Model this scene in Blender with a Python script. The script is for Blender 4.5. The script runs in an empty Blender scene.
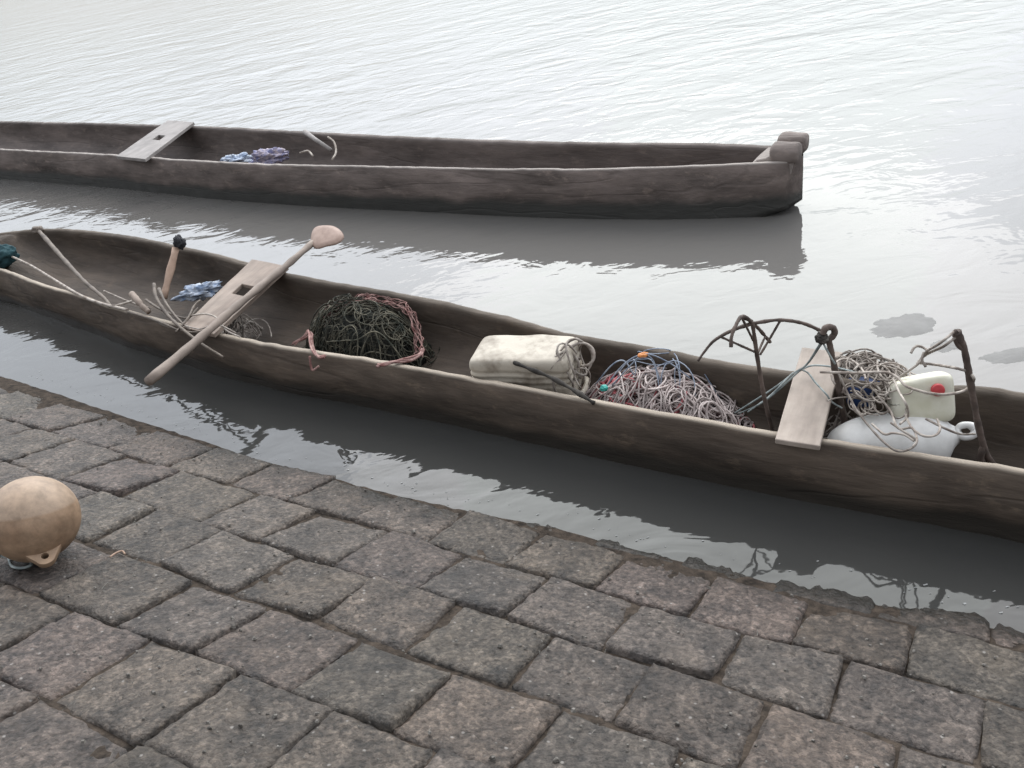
import bpy, math, random
import numpy as np
from mathutils import Vector, Matrix, noise

S = bpy.context.scene
COL = S.collection
rad = math.radians

# ------------------------------------------------------------------ camera
F, CX, CY = 840.0, 512.0, 384.0
PITCH, ROLL, CAMH = rad(32), rad(11), 2.2
_rt, _up = np.array([1, 0, 0.]), np.array([0, math.sin(PITCH), math.cos(PITCH)])
FW = np.array([0, math.cos(PITCH), -math.sin(PITCH)])
R2 = math.cos(ROLL) * _rt - math.sin(ROLL) * _up
U2 = math.sin(ROLL) * _rt + math.cos(ROLL) * _up
CAM = np.array([0, 0, CAMH])
cam_d = bpy.data.cameras.new('camera')
cam_d.sensor_width = 36.0
cam_d.lens = F / 1024 * 36.0
cam_d.clip_start, cam_d.clip_end = 0.05, 3000
cam = bpy.data.objects.new('camera', cam_d)
COL.objects.link(cam)
M = Matrix.Identity(4)
for i in range(3):
    M[i][0], M[i][1], M[i][2], M[i][3] = R2[i], U2[i], -FW[i], CAM[i]
cam.matrix_world = M
S.camera = cam

# ------------------------------------------------------------------ sky, sun, exposure
SUN_EL, SUN_AZ = rad(44), rad(16)          # azimuth clockwise from +Y
SD = Vector((math.sin(SUN_AZ) * math.cos(SUN_EL), math.cos(SUN_AZ) * math.cos(SUN_EL), math.sin(SUN_EL)))
W = bpy.data.worlds.new('World')
S.world = W
W.use_nodes = True
wt = W.node_tree
wt.nodes.clear()


def nd(t, kind, **kw):
    n = t.nodes.new(kind)
    for k, v in kw.items():
        if k.startswith('i_'):
            n.inputs[k[2:].replace('_', ' ')].default_value = v
        else:
            setattr(n, k, v)
    return n


sky = nd(wt, 'ShaderNodeTexSky', sky_type='NISHITA', sun_disc=False, sun_elevation=SUN_EL,
         sun_rotation=SUN_AZ, altitude=0, air_density=1.0, dust_density=1.2, ozone_density=1.0)
hs = nd(wt, 'ShaderNodeHueSaturation')
hs.inputs['Saturation'].default_value = 0.25
wt.links.new(sky.outputs[0], hs.inputs['Color'])
tc = nd(wt, 'ShaderNodeTexCoord')
dot = nd(wt, 'ShaderNodeVectorMath', operation='DOT_PRODUCT')
dot.inputs[1].default_value = SD
wt.links.new(tc.outputs['Generated'], dot.inputs[0])
glow = nd(wt, 'ShaderNodeMapRange', interpolation_type='SMOOTHSTEP')
glow.inputs['From Min'].default_value = -0.1
glow.inputs['From Max'].default_value = 0.72
glow.inputs['To Min'].default_value = 1.3
glow.inputs['To Max'].default_value = 3.6
wt.links.new(dot.outputs['Value'], glow.inputs['Value'])
cn = nd(wt, 'ShaderNodeTexNoise')
cn.inputs['Scale'].default_value = 2.3
cn.inputs['Detail'].default_value = 5
wt.links.new(tc.outputs['Generated'], cn.inputs['Vector'])
cr = nd(wt, 'ShaderNodeMapRange')
cr.inputs['From Min'].default_value = 0.3
cr.inputs['From Max'].default_value = 0.7
cr.inputs['To Min'].default_value = 0.82
cr.inputs['To Max'].default_value = 1.12
wt.links.new(cn.outputs['Fac'], cr.inputs['Value'])
mu = nd(wt, 'ShaderNodeMath', operation='MULTIPLY')
wt.links.new(glow.outputs[0], mu.inputs[0])
wt.links.new(cr.outputs[0], mu.inputs[1])
vm = nd(wt, 'ShaderNodeVectorMath', operation='SCALE')
wt.links.new(hs.outputs[0], vm.inputs[0])
wt.links.new(mu.outputs[0], vm.inputs['Scale'])
cap = nd(wt, 'ShaderNodeVectorMath', operation='MINIMUM')      # cloud veil: no direction is brighter than this
cap.inputs[1].default_value = (30.0, 31.4, 31.6)
wt.links.new(vm.outputs[0], cap.inputs[0])
veil = nd(wt, 'ShaderNodeVectorMath', operation='ADD')
veil.inputs[1].default_value = (2.3, 2.3, 2.3)
wt.links.new(cap.outputs[0], veil.inputs[0])
sz = nd(wt, 'ShaderNodeSeparateXYZ')
wt.links.new(tc.outputs['Generated'], sz.inputs[0])
low = nd(wt, 'ShaderNodeMapRange', interpolation_type='SMOOTHSTEP')   # thicker, darker cloud towards the horizon
for k_, v_ in (('From Min', 0.0), ('From Max', 0.62), ('To Min', 0.13), ('To Max', 1.0)):
    low.inputs[k_].default_value = v_
wt.links.new(sz.outputs['Z'], low.inputs['Value'])
high = nd(wt, 'ShaderNodeMapRange', interpolation_type='SMOOTHSTEP')  # and heavier again overhead
for k_, v_ in (('From Min', 0.52), ('From Max', 0.85), ('To Min', 1.0), ('To Max', 0.55)):
    high.inputs[k_].default_value = v_
wt.links.new(sz.outputs['Z'], high.inputs['Value'])
lh = nd(wt, 'ShaderNodeMath', operation='MULTIPLY')
wt.links.new(low.outputs[0], lh.inputs[0])
wt.links.new(high.outputs[0], lh.inputs[1])
tint = nd(wt, 'ShaderNodeVectorMath', operation='MULTIPLY')
tint.inputs[1].default_value = (0.985, 1.0, 1.005)
wt.links.new(veil.outputs[0], tint.inputs[0])
vm2 = nd(wt, 'ShaderNodeVectorMath', operation='SCALE')
wt.links.new(tint.outputs[0], vm2.inputs[0])
wt.links.new(lh.outputs[0], vm2.inputs['Scale'])
vm = vm2
bg = nd(wt, 'ShaderNodeBackground')
bg.inputs['Strength'].default_value = 0.12
wt.links.new(vm.outputs[0], bg.inputs['Color'])
wo = nd(wt, 'ShaderNodeOutputWorld')
wt.links.new(bg.outputs[0], wo.inputs['Surface'])

sl = bpy.data.lights.new('sun', 'SUN')
sl.energy, sl.angle, sl.color = 0.6, rad(50), (1.0, 0.96, 0.9)
sun = bpy.data.objects.new('sun', sl)
COL.objects.link(sun)
sun.rotation_euler = SD.to_track_quat('Z', 'Y').to_euler()
sun.location = SD * 40

S.view_settings.view_transform = 'Standard'
S.view_settings.look = 'None'
S.view_settings.exposure = 0.88
S.view_settings.gamma = 1.0
S.view_settings.use_curve_mapping = False
S.cycles.max_bounces = 6


# ------------------------------------------------------------------ helpers
def ray(x, y):
    return R2 * (x - CX) / F + U2 * (CY - y) / F + FW


def at(x, y, z=0.0):
    d = ray(x, y)
    return CAM + d * ((z - CAMH) / d[2])


def plane_at(x, y, p0, n):
    d = ray(x, y)
    n = np.asarray(n, float)
    return CAM + d * (np.dot(np.asarray(p0) - CAM, n) / np.dot(d, n))


def spline(pts, per=8):
    """Catmull-Rom through the points."""
    P = [np.asarray(p, float) for p in pts]
    if len(P) < 3:
        return [P[0] + (P[-1] - P[0]) * t for t in np.linspace(0, 1, per + 1)]
    Q = [2 * P[0] - P[1]] + P + [2 * P[-1] - P[-2]]
    out = []
    for i in range(1, len(Q) - 2):
        p0, p1, p2, p3 = Q[i - 1:i + 3]
        for k in range(per):
            t = k / per
            out.append(.5 * (2 * p1 + (p2 - p0) * t + (2 * p0 - 5 * p1 + 4 * p2 - p3) * t * t + (3 * p1 - p0 - 3 * p2 + p3) * t ** 3))
    out.append(P[-1])
    return out


def wloc(o):
    p = np.zeros(3)
    while o is not None:
        p += np.array(o.location)
        o = o.parent
    return p


class MB:
    def __init__(self):
        self.v, self.f, self.tone = [], [], {}

    def add(self, verts, faces, tone=None):
        o = len(self.v)
        self.v += [tuple(map(float, p)) for p in verts]
        self.f += [tuple(i + o for i in fc) for fc in faces]
        if tone is not None:
            for i in range(o, len(self.v)):
                self.tone[i] = tone[i - o] if isinstance(tone, list) else tone

    def tube(self, pts, r, sides=6, tone=None, cap=True, flat=1.0):
        P = [np.asarray(p, float) for p in pts]
        n = len(P)
        T = [P[min(i + 1, n - 1)] - P[max(i - 1, 0)] for i in range(n)]
        T = [t / (np.linalg.norm(t) + 1e-9) for t in T]
        ref = np.array([0, 0, 1.]) if abs(T[0][2]) < .9 else np.array([1., 0, 0])
        N = np.cross(T[0], ref)
        N /= np.linalg.norm(N)
        vs = []
        for i in range(n):
            N = N - T[i] * np.dot(N, T[i])
            N /= (np.linalg.norm(N) + 1e-9)
            B = np.cross(T[i], N)
            rr = r[i] if hasattr(r, '__len__') else r
            if sides >= 7:
                rr = rr * (1 + .28 * noise.noise(Vector(tuple(P[i] * 34))) + .15 * noise.noise(Vector(tuple(P[i] * 90))))
            for k in range(sides):
                a = 2 * math.pi * k / sides
                vs.append(P[i] + N * rr * math.cos(a) + B * rr * flat * math.sin(a))
        fs = []
        for i in range(n - 1):
            for k in range(sides):
                a, b = i * sides + k, i * sides + (k + 1) % sides
                fs.append((a, b, b + sides, a + sides))
        if cap:
            fs.append(tuple(range(sides))[::-1])
            fs.append(tuple((n - 1) * sides + k for k in range(sides)))
        self.add(vs, fs, tone)

    def grid(self, rows, closed=False, caps=False, tone=None):
        n, m = len(rows), len(rows[0])
        fs = []
        for i in range(n - 1):
            for k in range(m if closed else m - 1):
                a, b = i * m + k, i * m + (k + 1) % m
                fs.append((a, b, b + m, a + m))
        if caps:
            fs.append(tuple(range(m))[::-1])
            fs.append(tuple((n - 1) * m + k for k in range(m)))
        self.add([p for r in rows for p in r], fs, tone)

    def build(self, name, mat, parent=None, smooth=True, origin=None):
        me = bpy.data.meshes.new(name)
        o0 = np.array(origin if origin is not None else (0, 0, 0), float)
        if parent is not None and origin is None:
            o0 = wloc(parent)
        vs = [tuple(np.array(p) - o0) for p in self.v]
        me.from_pydata(vs, [], self.f)
        if self.tone:
            at_ = me.attributes.new('tone', 'FLOAT_COLOR', 'POINT')
            for i in range(len(vs)):
                t = self.tone.get(i, 0.0)
                at_.data[i].color = (t, t, t, 1) if not hasattr(t, '__len__') else (*t, 1)
        me.validate()
        if smooth:
            me.polygons.foreach_set('use_smooth', [True] * len(me.polygons))
        me.materials.append(mat)
        o = bpy.data.objects.new(name, me)
        COL.objects.link(o)
        if parent is not None:
            o.parent = parent
        if origin is not None:
            o.location = tuple(o0)
        return o


def fix_normals(o):
    import bmesh
    b = bmesh.new()
    b.from_mesh(o.data)
    bmesh.ops.recalc_face_normals(b, faces=b.faces)
    b.to_mesh(o.data)
    b.free()
    return o


def empty(name, loc, label, cat, group=None):
    o = bpy.data.objects.new(name, None)
    COL.objects.link(o)
    o.location = tuple(loc)
    o.matrix_world = Matrix.Translation(Vector(tuple(map(float, loc))))
    return tag(o, label, cat, group)


def tag(o, label, cat, group=None):
    o['label'], o['category'] = label, cat
    if group:
        o['group'] = group
    return o


def bevel(o, w, seg=2):
    m = o.modifiers.new('bevel', 'BEVEL')
    m.width, m.segments, m.limit_method = w, seg, 'ANGLE'
    return o


# ------------------------------------------------------------------ materials
def mat(name, base=(.5, .5, .5), rough=.6, spec=.4):
    m = bpy.data.materials.new(name)
    m.use_nodes = True
    t = m.node_tree
    b = t.nodes['Principled BSDF']
    b.inputs['Base Color'].default_value = (*base, 1)
    b.inputs['Roughness'].default_value = rough
    b.inputs['Specular IOR Level'].default_value = spec
    return m, t, b


def noise_node(t, scale, detail=5, rough=.55, coord=None, stretch=None, dist=0.0):
    n = nd(t, 'ShaderNodeTexNoise')
    n.inputs['Scale'].default_value = scale
    n.inputs['Detail'].default_value = detail
    n.inputs['Roughness'].default_value = rough
    n.inputs['Distortion'].default_value = dist
    if coord is None:
        g = nd(t, 'ShaderNodeNewGeometry')
        coord = g.outputs['Position']
    if stretch is not None:
        mp = nd(t, 'ShaderNodeMapping')
        rot, sc = stretch
        mp.vector_type = 'TEXTURE'
        mp.inputs['Rotation'].default_value = (0, 0, rot)
        mp.inputs['Scale'].default_value = sc
        t.links.new(coord, mp.inputs['Vector'])
        coord = mp.outputs[0]
    t.links.new(coord, n.inputs['Vector'])
    return n.outputs['Fac']


def ramp(t, fac, stops, interp='LINEAR'):
    r = nd(t, 'ShaderNodeValToRGB')
    r.color_ramp.interpolation = interp
    el = r.color_ramp.elements
    while len(el) < len(stops):
        el.new(.5)
    for e, (p, c) in zip(el, stops):
        e.position = p
        e.color = (*c, 1) if hasattr(c, '__len__') else (c, c, c, 1)
    t.links.new(fac, r.inputs['Fac'])
    return r.outputs['Color']


def mix(t, fac, a, b, mode='MIX'):
    m = nd(t, 'ShaderNodeMix', data_type='RGBA', blend_type=mode)
    for sock, val in (('Factor', fac), ('A', a), ('B', b)):
        s = [i for i in m.inputs if i.name == sock and (i.type == 'RGBA' or sock == 'Factor' and i.type == 'VALUE')][0]
        if hasattr(val, 'links') or isinstance(val, bpy.types.NodeSocket):
            t.links.new(val, s)
        elif sock == 'Factor':
            s.default_value = val
        else:
            s.default_value = (*val, 1)
    return [o for o in m.outputs if o.type == 'RGBA'][0]


def math_n(t, op, a, b=None, clamp=False):
    m = nd(t, 'ShaderNodeMath', operation=op, use_clamp=clamp)
    for i, v in enumerate((a, b)):
        if v is None:
            continue
        if isinstance(v, bpy.types.NodeSocket):
            t.links.new(v, m.inputs[i])
        else:
            m.inputs[i].default_value = v
    return m.outputs[0]


def bump(t, b, h, strength=.5, dist=.01):
    n = nd(t, 'ShaderNodeBump')
    n.inputs['Strength'].default_value = strength
    n.inputs['Distance'].default_value = dist
    t.links.new(h, n.inputs['Height'])
    t.links.new(n.outputs[0], b.inputs['Normal'])
    return n


def attr(t, name='tone'):
    a = nd(t, 'ShaderNodeAttribute', attribute_name=name)
    return a.outputs['Color'], a.outputs['Fac']


YAW = math.atan2(-.613, .79)


def hull_wood(name, dark, lite, rimc, wet, wet_z):
    m, t, b = mat(name, rough=.75, spec=.3)
    st = (YAW, (5.0, 1.0, 1.0))
    g1 = noise_node(t, 7, 6, .65, stretch=st)
    g2 = noise_node(t, 2.2, 4, .6, stretch=(YAW, (1.6, 1, 1)), dist=.6)
    g3 = noise_node(t, 45, 4, .6, stretch=st)
    base = mix(t, ramp(t, g2, [(.35, 0), (.68, 1)]), dark, lite)
    base = mix(t, .9, base, ramp(t, g1, [(.3, .38), (.7, 1.45)]), 'MULTIPLY')
    g4 = noise_node(t, 3.2, 3, .5, stretch=(YAW, (9, 1, 1.0)), dist=.25)
    crack = ramp(t, g4, [(.485, 0), (.497, 1), (.503, 1), (.515, 0)])
    g5 = noise_node(t, 11, 6, .7, stretch=(YAW, (1.4, 1, .7)))
    base = mix(t, ramp(t, g5, [(.56, 0), (.72, .55)]), base, (lite[0] * 1.7, lite[1] * 1.65, lite[2] * 1.55))
    base = mix(t, math_n(t, 'MULTIPLY', crack, .2), base, (dark[0] * .3, dark[1] * .3, dark[2] * .3))
    adz = nd(t, 'ShaderNodeTexVoronoi', feature='SMOOTH_F1')
    adz.inputs['Scale'].default_value = 15
    mpa = nd(t, 'ShaderNodeMapping', vector_type='TEXTURE')
    mpa.inputs['Rotation'].default_value = (0, 0, YAW)
    mpa.inputs['Scale'].default_value = (1.9, 1, 1)
    ga = nd(t, 'ShaderNodeNewGeometry')
    t.links.new(ga.outputs['Position'], mpa.inputs['Vector'])
    t.links.new(mpa.outputs[0], adz.inputs['Vector'])
    geo = nd(t, 'ShaderNodeNewGeometry')
    sp = nd(t, 'ShaderNodeSeparateXYZ')
    t.links.new(geo.outputs['Position'], sp.inputs[0])
    wz = math_n(t, 'ADD', sp.outputs['Z'], math_n(t, 'MULTIPLY', math_n(t, 'SUBTRACT', g2, .5), .16))
    wetf = nd(t, 'ShaderNodeMapRange', interpolation_type='SMOOTHSTEP')
    wetf.inputs['From Min'].default_value = wet_z - .05
    wetf.inputs['From Max'].default_value = wet_z + .03
    wetf.inputs['To Min'].default_value = 1
    wetf.inputs['To Max'].default_value = 0
    t.links.new(wz, wetf.inputs['Value'])
    ac0, _ = attr(t)
    sc0 = nd(t, 'ShaderNodeSeparateColor')
    t.links.new(ac0, sc0.inputs[0])
    wf = math_n(t, 'MULTIPLY', wetf.outputs[0], math_n(t, 'SUBTRACT', 1.0, sc0.outputs[1]))
    base = mix(t, wf, base, wet)
    ac, _ = attr(t)
    sc_ = nd(t, 'ShaderNodeSeparateColor')
    t.links.new(ac, sc_.inputs[0])
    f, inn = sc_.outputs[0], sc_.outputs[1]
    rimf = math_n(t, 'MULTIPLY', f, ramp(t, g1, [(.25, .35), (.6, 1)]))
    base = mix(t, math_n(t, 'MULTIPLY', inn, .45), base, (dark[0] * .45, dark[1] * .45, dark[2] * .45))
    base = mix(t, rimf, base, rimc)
    t.links.new(base, b.inputs['Base Color'])
    rr = math_n(t, 'SUBTRACT', .8, math_n(t, 'MULTIPLY', wf, .35))
    t.links.new(rr, b.inputs['Roughness'])
    hb_ = math_n(t, 'ADD', math_n(t, 'MULTIPLY', g1, .7), math_n(t, 'MULTIPLY', g3, .3))
    hb_ = math_n(t, 'ADD', hb_, math_n(t, 'MULTIPLY', adz.outputs['Distance'], .55))
    hb_ = math_n(t, 'SUBTRACT', hb_, math_n(t, 'MULTIPLY', crack, .16))
    bump(t, b, hb_, .8, .015)
    return m


def plank_wood(name, c1, c2, yaw, rough=.7):
    m, t, b = mat(name, rough=rough, spec=.3)
    g = noise_node(t, 14, 6, .65, stretch=(yaw, (7, 1, 1)))
    s = noise_node(t, 5, 5, .6)
    base = mix(t, ramp(t, g, [(.3, 0), (.7, 1)]), c1, c2)
    base = mix(t, .6, base, ramp(t, s, [(.35, .55), (.65, 1.1)]), 'MULTIPLY')
    t.links.new(base, b.inputs['Base Color'])
    bump(t, b, g, .5, .006)
    return m


def simple(name, c1, c2, scale=12, rough=.6, spec=.35, bd=.003, bs=30, lo=.35, hi=.65):
    m, t, b = mat(name, rough=rough, spec=spec)
    s = noise_node(t, scale, 6, .62)
    t.links.new(ramp(t, s, [(lo, c1), (hi, c2)]), b.inputs['Base Color'])
    bump(t, b, noise_node(t, bs, 4), .5, bd)
    return m


def rope_mat(name, c1, c2, scale=25):
    m, t, b = mat(name, rough=.85, spec=.2)
    col, f = attr(t)
    s = noise_node(t, scale, 3)
    base = mix(t, ramp(t, s, [(.35, 0), (.65, 1)]), c1, c2)
    base = mix(t, 1.0, base, ramp(t, f, [(0, .45), (1, 1.25)]), 'MULTIPLY')
    t.links.new(base, b.inputs['Base Color'])
    return m


MAT_NEAR = hull_wood('near_hull_wood', (.064, .048, .037), (.118, .091, .070), (.36, .305, .245), (.034, .029, .024), .09)
MAT_FAR = hull_wood('far_hull_wood', (.115, .092, .082), (.178, .144, .129), (.36, .32, .29), (.054, .053, .049), .13)

# stone
m, t, b = mat('basalt_paving', rough=.7, spec=.35)
col, f = attr(t)
n1 = noise_node(t, 9, 8, .7)
n2 = noise_node(t, 60, 6, .7)
n3 = noise_node(t, 2.6, 4, .6)
base = mix(t, ramp(t, n1, [(.32, 0), (.68, 1)]), (.024, .0205, .0185), (.102, .082, .068))
base = mix(t, ramp(t, n3, [(.5, 0), (.72, .6)]), base, (.092, .073, .060))
base = mix(t, 1.0, base, ramp(t, n2, [(.32, .28), (.5, .95), (.66, 1.6)]), 'MULTIPLY')
n4 = noise_node(t, 22, 5, .75, dist=.8)
base = mix(t, ramp(t, n4, [(.30, .75), (.44, 0)]), base, (.016, .015, .015))
n5 = noise_node(t, 3.4, 6, .68, dist=.7)
base = mix(t, ramp(t, n5, [(.52, 0), (.70, .5)]), base, (.030, .027, .026))
n6 = noise_node(t, 4.6, 5, .65, dist=.4)
base = mix(t, ramp(t, n6, [(.54, 0), (.72, .5)]), base, (.105, .082, .064))
agg = nd(t, 'ShaderNodeTexVoronoi')
agg.inputs['Scale'].default_value = 62
ag_g = nd(t, 'ShaderNodeNewGeometry')
t.links.new(ag_g.outputs['Position'], agg.inputs['Vector'])
agc = nd(t, 'ShaderNodeSeparateColor')
t.links.new(agg.outputs['Color'], agc.inputs[0])
base = mix(t, .6, base, ramp(t, agc.outputs[1], [(0, .55), (.6, 1.0), (1, 1.7)]), 'MULTIPLY')
base = mix(t, 1.0, base, col, 'MULTIPLY')
vor = nd(t, 'ShaderNodeTexVoronoi')
vor.inputs['Scale'].default_value = 38
g = nd(t, 'ShaderNodeNewGeometry')
t.links.new(g.outputs['Position'], vor.inputs['Vector'])
spk = ramp(t, vor.outputs['Distance'], [(.10, 1), (.22, 0)])
sel = nd(t, 'ShaderNodeSeparateColor')
t.links.new(vor.outputs['Color'], sel.inputs[0])
spk2 = math_n(t, 'MULTIPLY', spk, math_n(t, 'GREATER_THAN', sel.outputs[0], .86))
base = mix(t, math_n(t, 'MULTIPLY', spk2, .75), base, (.25, .23, .21))
sp = nd(t, 'ShaderNodeSeparateXYZ')
t.links.new(g.outputs['Position'], sp.inputs[0])
wz = math_n(t, 'ADD', sp.outputs['Z'], math_n(t, 'MULTIPLY', math_n(t, 'SUBTRACT', n3, .5), .06))
wet = nd(t, 'ShaderNodeMapRange', interpolation_type='SMOOTHSTEP')
for k, v in (('From Min', 0.0), ('From Max', .055), ('To Min', 1), ('To Max', 0)):
    wet.inputs[k].default_value = v
t.links.new(wz, wet.inputs['Value'])
base = mix(t, math_n(t, 'MULTIPLY', wet.outputs[0], .8), base, (.022, .021, .017))
t.links.new(base, b.inputs['Base Color'])
t.links.new(math_n(t, 'SUBTRACT', .62, math_n(t, 'MULTIPLY', wet.outputs[0], .35)), b.inputs['Roughness'])
bump(t, b, math_n(t, 'SUBTRACT', math_n(t, 'ADD', math_n(t, 'MULTIPLY', n4, .8), math_n(t, 'MULTIPLY', n2, .5)), math_n(t, 'MULTIPLY', agg.outputs['Distance'], .35)), 1.0, .016)
MAT_STONE = m

MAT_JOINT = simple('joint_dirt', (.016, .0135, .0115), (.075, .058, .045), 26, .95, .1, .02, 90, .32, .68)
MAT_GRIT = simple('grit', (.04, .035, .03), (.20, .185, .165), 55, .8, .2)

# water
m, t, b = mat('muddy_water', (.105, .10, .092), .035, .5)
b.inputs['IOR'].default_value = 1.333
g = nd(t, 'ShaderNodeNewGeometry')
pos = g.outputs['Position']
wn = noise_node(t, .5, 3, .5, pos)
mud_flare_c = mix(t, ramp(t, wn, [(.3, 0), (.7, 1)]), (.036, .036, .034), (.048, .047, .044))
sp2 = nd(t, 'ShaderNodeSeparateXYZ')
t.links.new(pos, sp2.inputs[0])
offsh = math_n(t, 'ADD', math_n(t, 'MULTIPLY', sp2.outputs['X'], .709), sp2.outputs['Y'])   # metres off the slipway: inshore shade and outer lens flare put into the colour
flare_mask = nd(t, 'ShaderNodeMapRange', interpolation_type='SMOOTHSTEP')
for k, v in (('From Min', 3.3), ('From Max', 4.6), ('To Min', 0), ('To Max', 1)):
    flare_mask.inputs[k].default_value = v
t.links.new(math_n(t, 'ADD', offsh, math_n(t, 'MULTIPLY', wn, .8)), flare_mask.inputs['Value'])
mud_flare_c = mix(t, flare_mask.outputs[0], mud_flare_c, (.115, .109, .102))
t.links.new(mud_flare_c, b.inputs['Base Color'])
r1 = noise_node(t, 1.3, 3, .45, pos, (rad(8), (1.9, 1, 1)), .6)
r2 = noise_node(t, 3.8, 3, .5, pos, (rad(-6), (1.6, 1, 1)), .8)
r3 = noise_node(t, 11.0, 2, .5, pos, (rad(4), (1.8, 1, 1)))
patch = ramp(t, noise_node(t, .28, 2, .5, pos, (rad(20), (2, 1, 1))), [(.42, .35), (.66, 1.0)])
sp = nd(t, 'ShaderNodeSeparateXYZ')
t.links.new(pos, sp.inputs[0])
calm = nd(t, 'ShaderNodeMapRange', interpolation_type='SMOOTHSTEP')
for k, v in (('From Min', 3.0), ('From Max', 11.0), ('To Min', .95), ('To Max', 3.0)):
    calm.inputs[k].default_value = v
t.links.new(sp.outputs['Y'], calm.inputs['Value'])
h = math_n(t, 'ADD', math_n(t, 'MULTIPLY', r1, .008), math_n(t, 'MULTIPLY', r2, .0052))
h = math_n(t, 'ADD', h, math_n(t, 'MULTIPLY', math_n(t, 'MULTIPLY', r3, .0021), patch))
h = math_n(t, 'MULTIPLY', h, calm.outputs[0])
bump(t, b, h, 1.0, 1.0)
MAT_WATER = m

MAT_PLANK_L = plank_wood('pale_plank', (.18, .135, .108), (.32, .258, .212), rad(66))
MAT_PLANK_R = plank_wood('sunbleached_plank', (.25, .205, .172), (.37, .312, .265), rad(58))
MAT_PLANK_F = plank_wood('weathered_plank', (.19, .17, .16), (.28, .255, .24), rad(72))
MAT_SHAFT = plank_wood('paddle_shaft_wood', (.16, .125, .102), (.285, .232, .195), rad(50))
MAT_BLADE = simple('pink_blade_paint', (.24, .165, .13), (.34, .245, .20), 14, .6)
MAT_STICK = plank_wood('stick_bark', (.07, .055, .045), (.20, .165, .135), 0)
MAT_TAN = plank_wood('tan_stick', (.26, .17, .12), (.40, .28, .21), rad(90))
MAT_RUST = simple('rusty_iron', (.055, .042, .036), (.14, .105, .088), 18, .8, .3, .004, 60)
MAT_CAN = simple('yellowed_plastic', (.13, .10, .072), (.41, .365, .30), 9, .55, .3, .003, 40, .26, .52)
MAT_JUG = simple('cream_plastic', (.46, .44, .33), (.58, .56, .48), 9, .42, .4, .001, 20)
MAT_FLOAT = simple('white_float_plastic', (.44, .43, .41), (.62, .61, .59), 7, .4, .4, .001, 20)
MAT_CAP = simple('red_cap_plastic', (.36, .03, .035), (.50, .06, .06), 20, .45)
MAT_HOLE = simple('dark_socket', (.02, .018, .016), (.04, .035, .03), 20, .9)
MAT_ROPE = rope_mat('grey_brown_rope', (.17, .14, .12), (.38, .34, .30))
MAT_ROPE_D = rope_mat('dark_rope', (.05, .045, .04), (.13, .115, .10))
MAT_PINKROPE = rope_mat('pale_pink_rope', (.33, .27, .255), (.54, .47, .44))
MAT_REDROPE = rope_mat('red_pink_rope', (.34, .075, .09), (.50, .19, .19))
MAT_REDBAND = rope_mat('faded_red_rope', (.13, .056, .05), (.29, .185, .165))
MAT_BLUETW = rope_mat('blue_twine', (.16, .19, .25), (.34, .37, .42))
MAT_GREENNET = rope_mat('dark_green_twine', (.026, .030, .024), (.125, .112, .082))
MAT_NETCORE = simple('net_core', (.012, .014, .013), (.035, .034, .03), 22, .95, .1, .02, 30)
MAT_PINKCORE = simple('rope_core', (.10, .06, .06), (.30, .20, .19), 26, .95, .1, .02, 30)
MAT_TEAL = simple('teal_plastic', (.02, .20, .17), (.03, .30, .25), 20, .5)
MAT_TEALD = simple('dark_teal_cloth', (.012, .035, .042), (.03, .075, .085), 20, .9)
MAT_ORANGE = simple('orange_plastic', (.45, .16, .04), (.55, .22, .07), 20, .5)
MAT_BLUE = simple('blue_plastic', (.006, .020, .075), (.012, .038, .12), 16, .6)
MAT_BAG = simple('pale_blue_bag', (.13, .19, .30), (.42, .44, .47), 22, .5)
MAT_LILAC = simple('lilac_scrap', (.13, .14, .27), (.36, .30, .31), 22, .7)
MAT_BLACK = simple('black_wrapping', (.012, .012, .014), (.04, .04, .045), 30, .8)
MAT_GREYRING = rope_mat('grey_teal_rope', (.14, .16, .16), (.30, .33, .32))

# buoy
m, t, b = mat('buoy_plastic', rough=.5, spec=.4)
geo = nd(t, 'ShaderNodeNewGeometry')
s1 = noise_node(t, 5, 6, .65)
s2 = noise_node(t, 22, 5, .6)
base = mix(t, ramp(t, s1, [(.35, 0), (.62, 1)]), (.21, .13, .078), (.32, .215, .138))
_, f = attr(t)
base = mix(t, f, base, (.33, .24, .17))
base = mix(t, .7, base, ramp(t, s2, [(.3, .5), (.65, 1.1)]), 'MULTIPLY')
s3 = noise_node(t, 8, 6, .7, dist=1.0)
base = mix(t, ramp(t, s3, [(.56, 0), (.74, .55)]), base, (.13, .085, .055))
t.links.new(base, b.inputs['Base Color'])
b.inputs['Roughness'].default_value = .6
bump(t, b, s2, .5, .003)
MAT_BUOY = m

# ------------------------------------------------------------------ water
wm = MB()
xs = [-400, -60, -14, 14, 60, 400]
ys = [-60, 0, 8, 30, 100, 900]
wm.grid([[(x, y, 0) for x in xs] for y in ys])
water = wm.build('water', MAT_WATER)
water['kind'] = 'structure'

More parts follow.
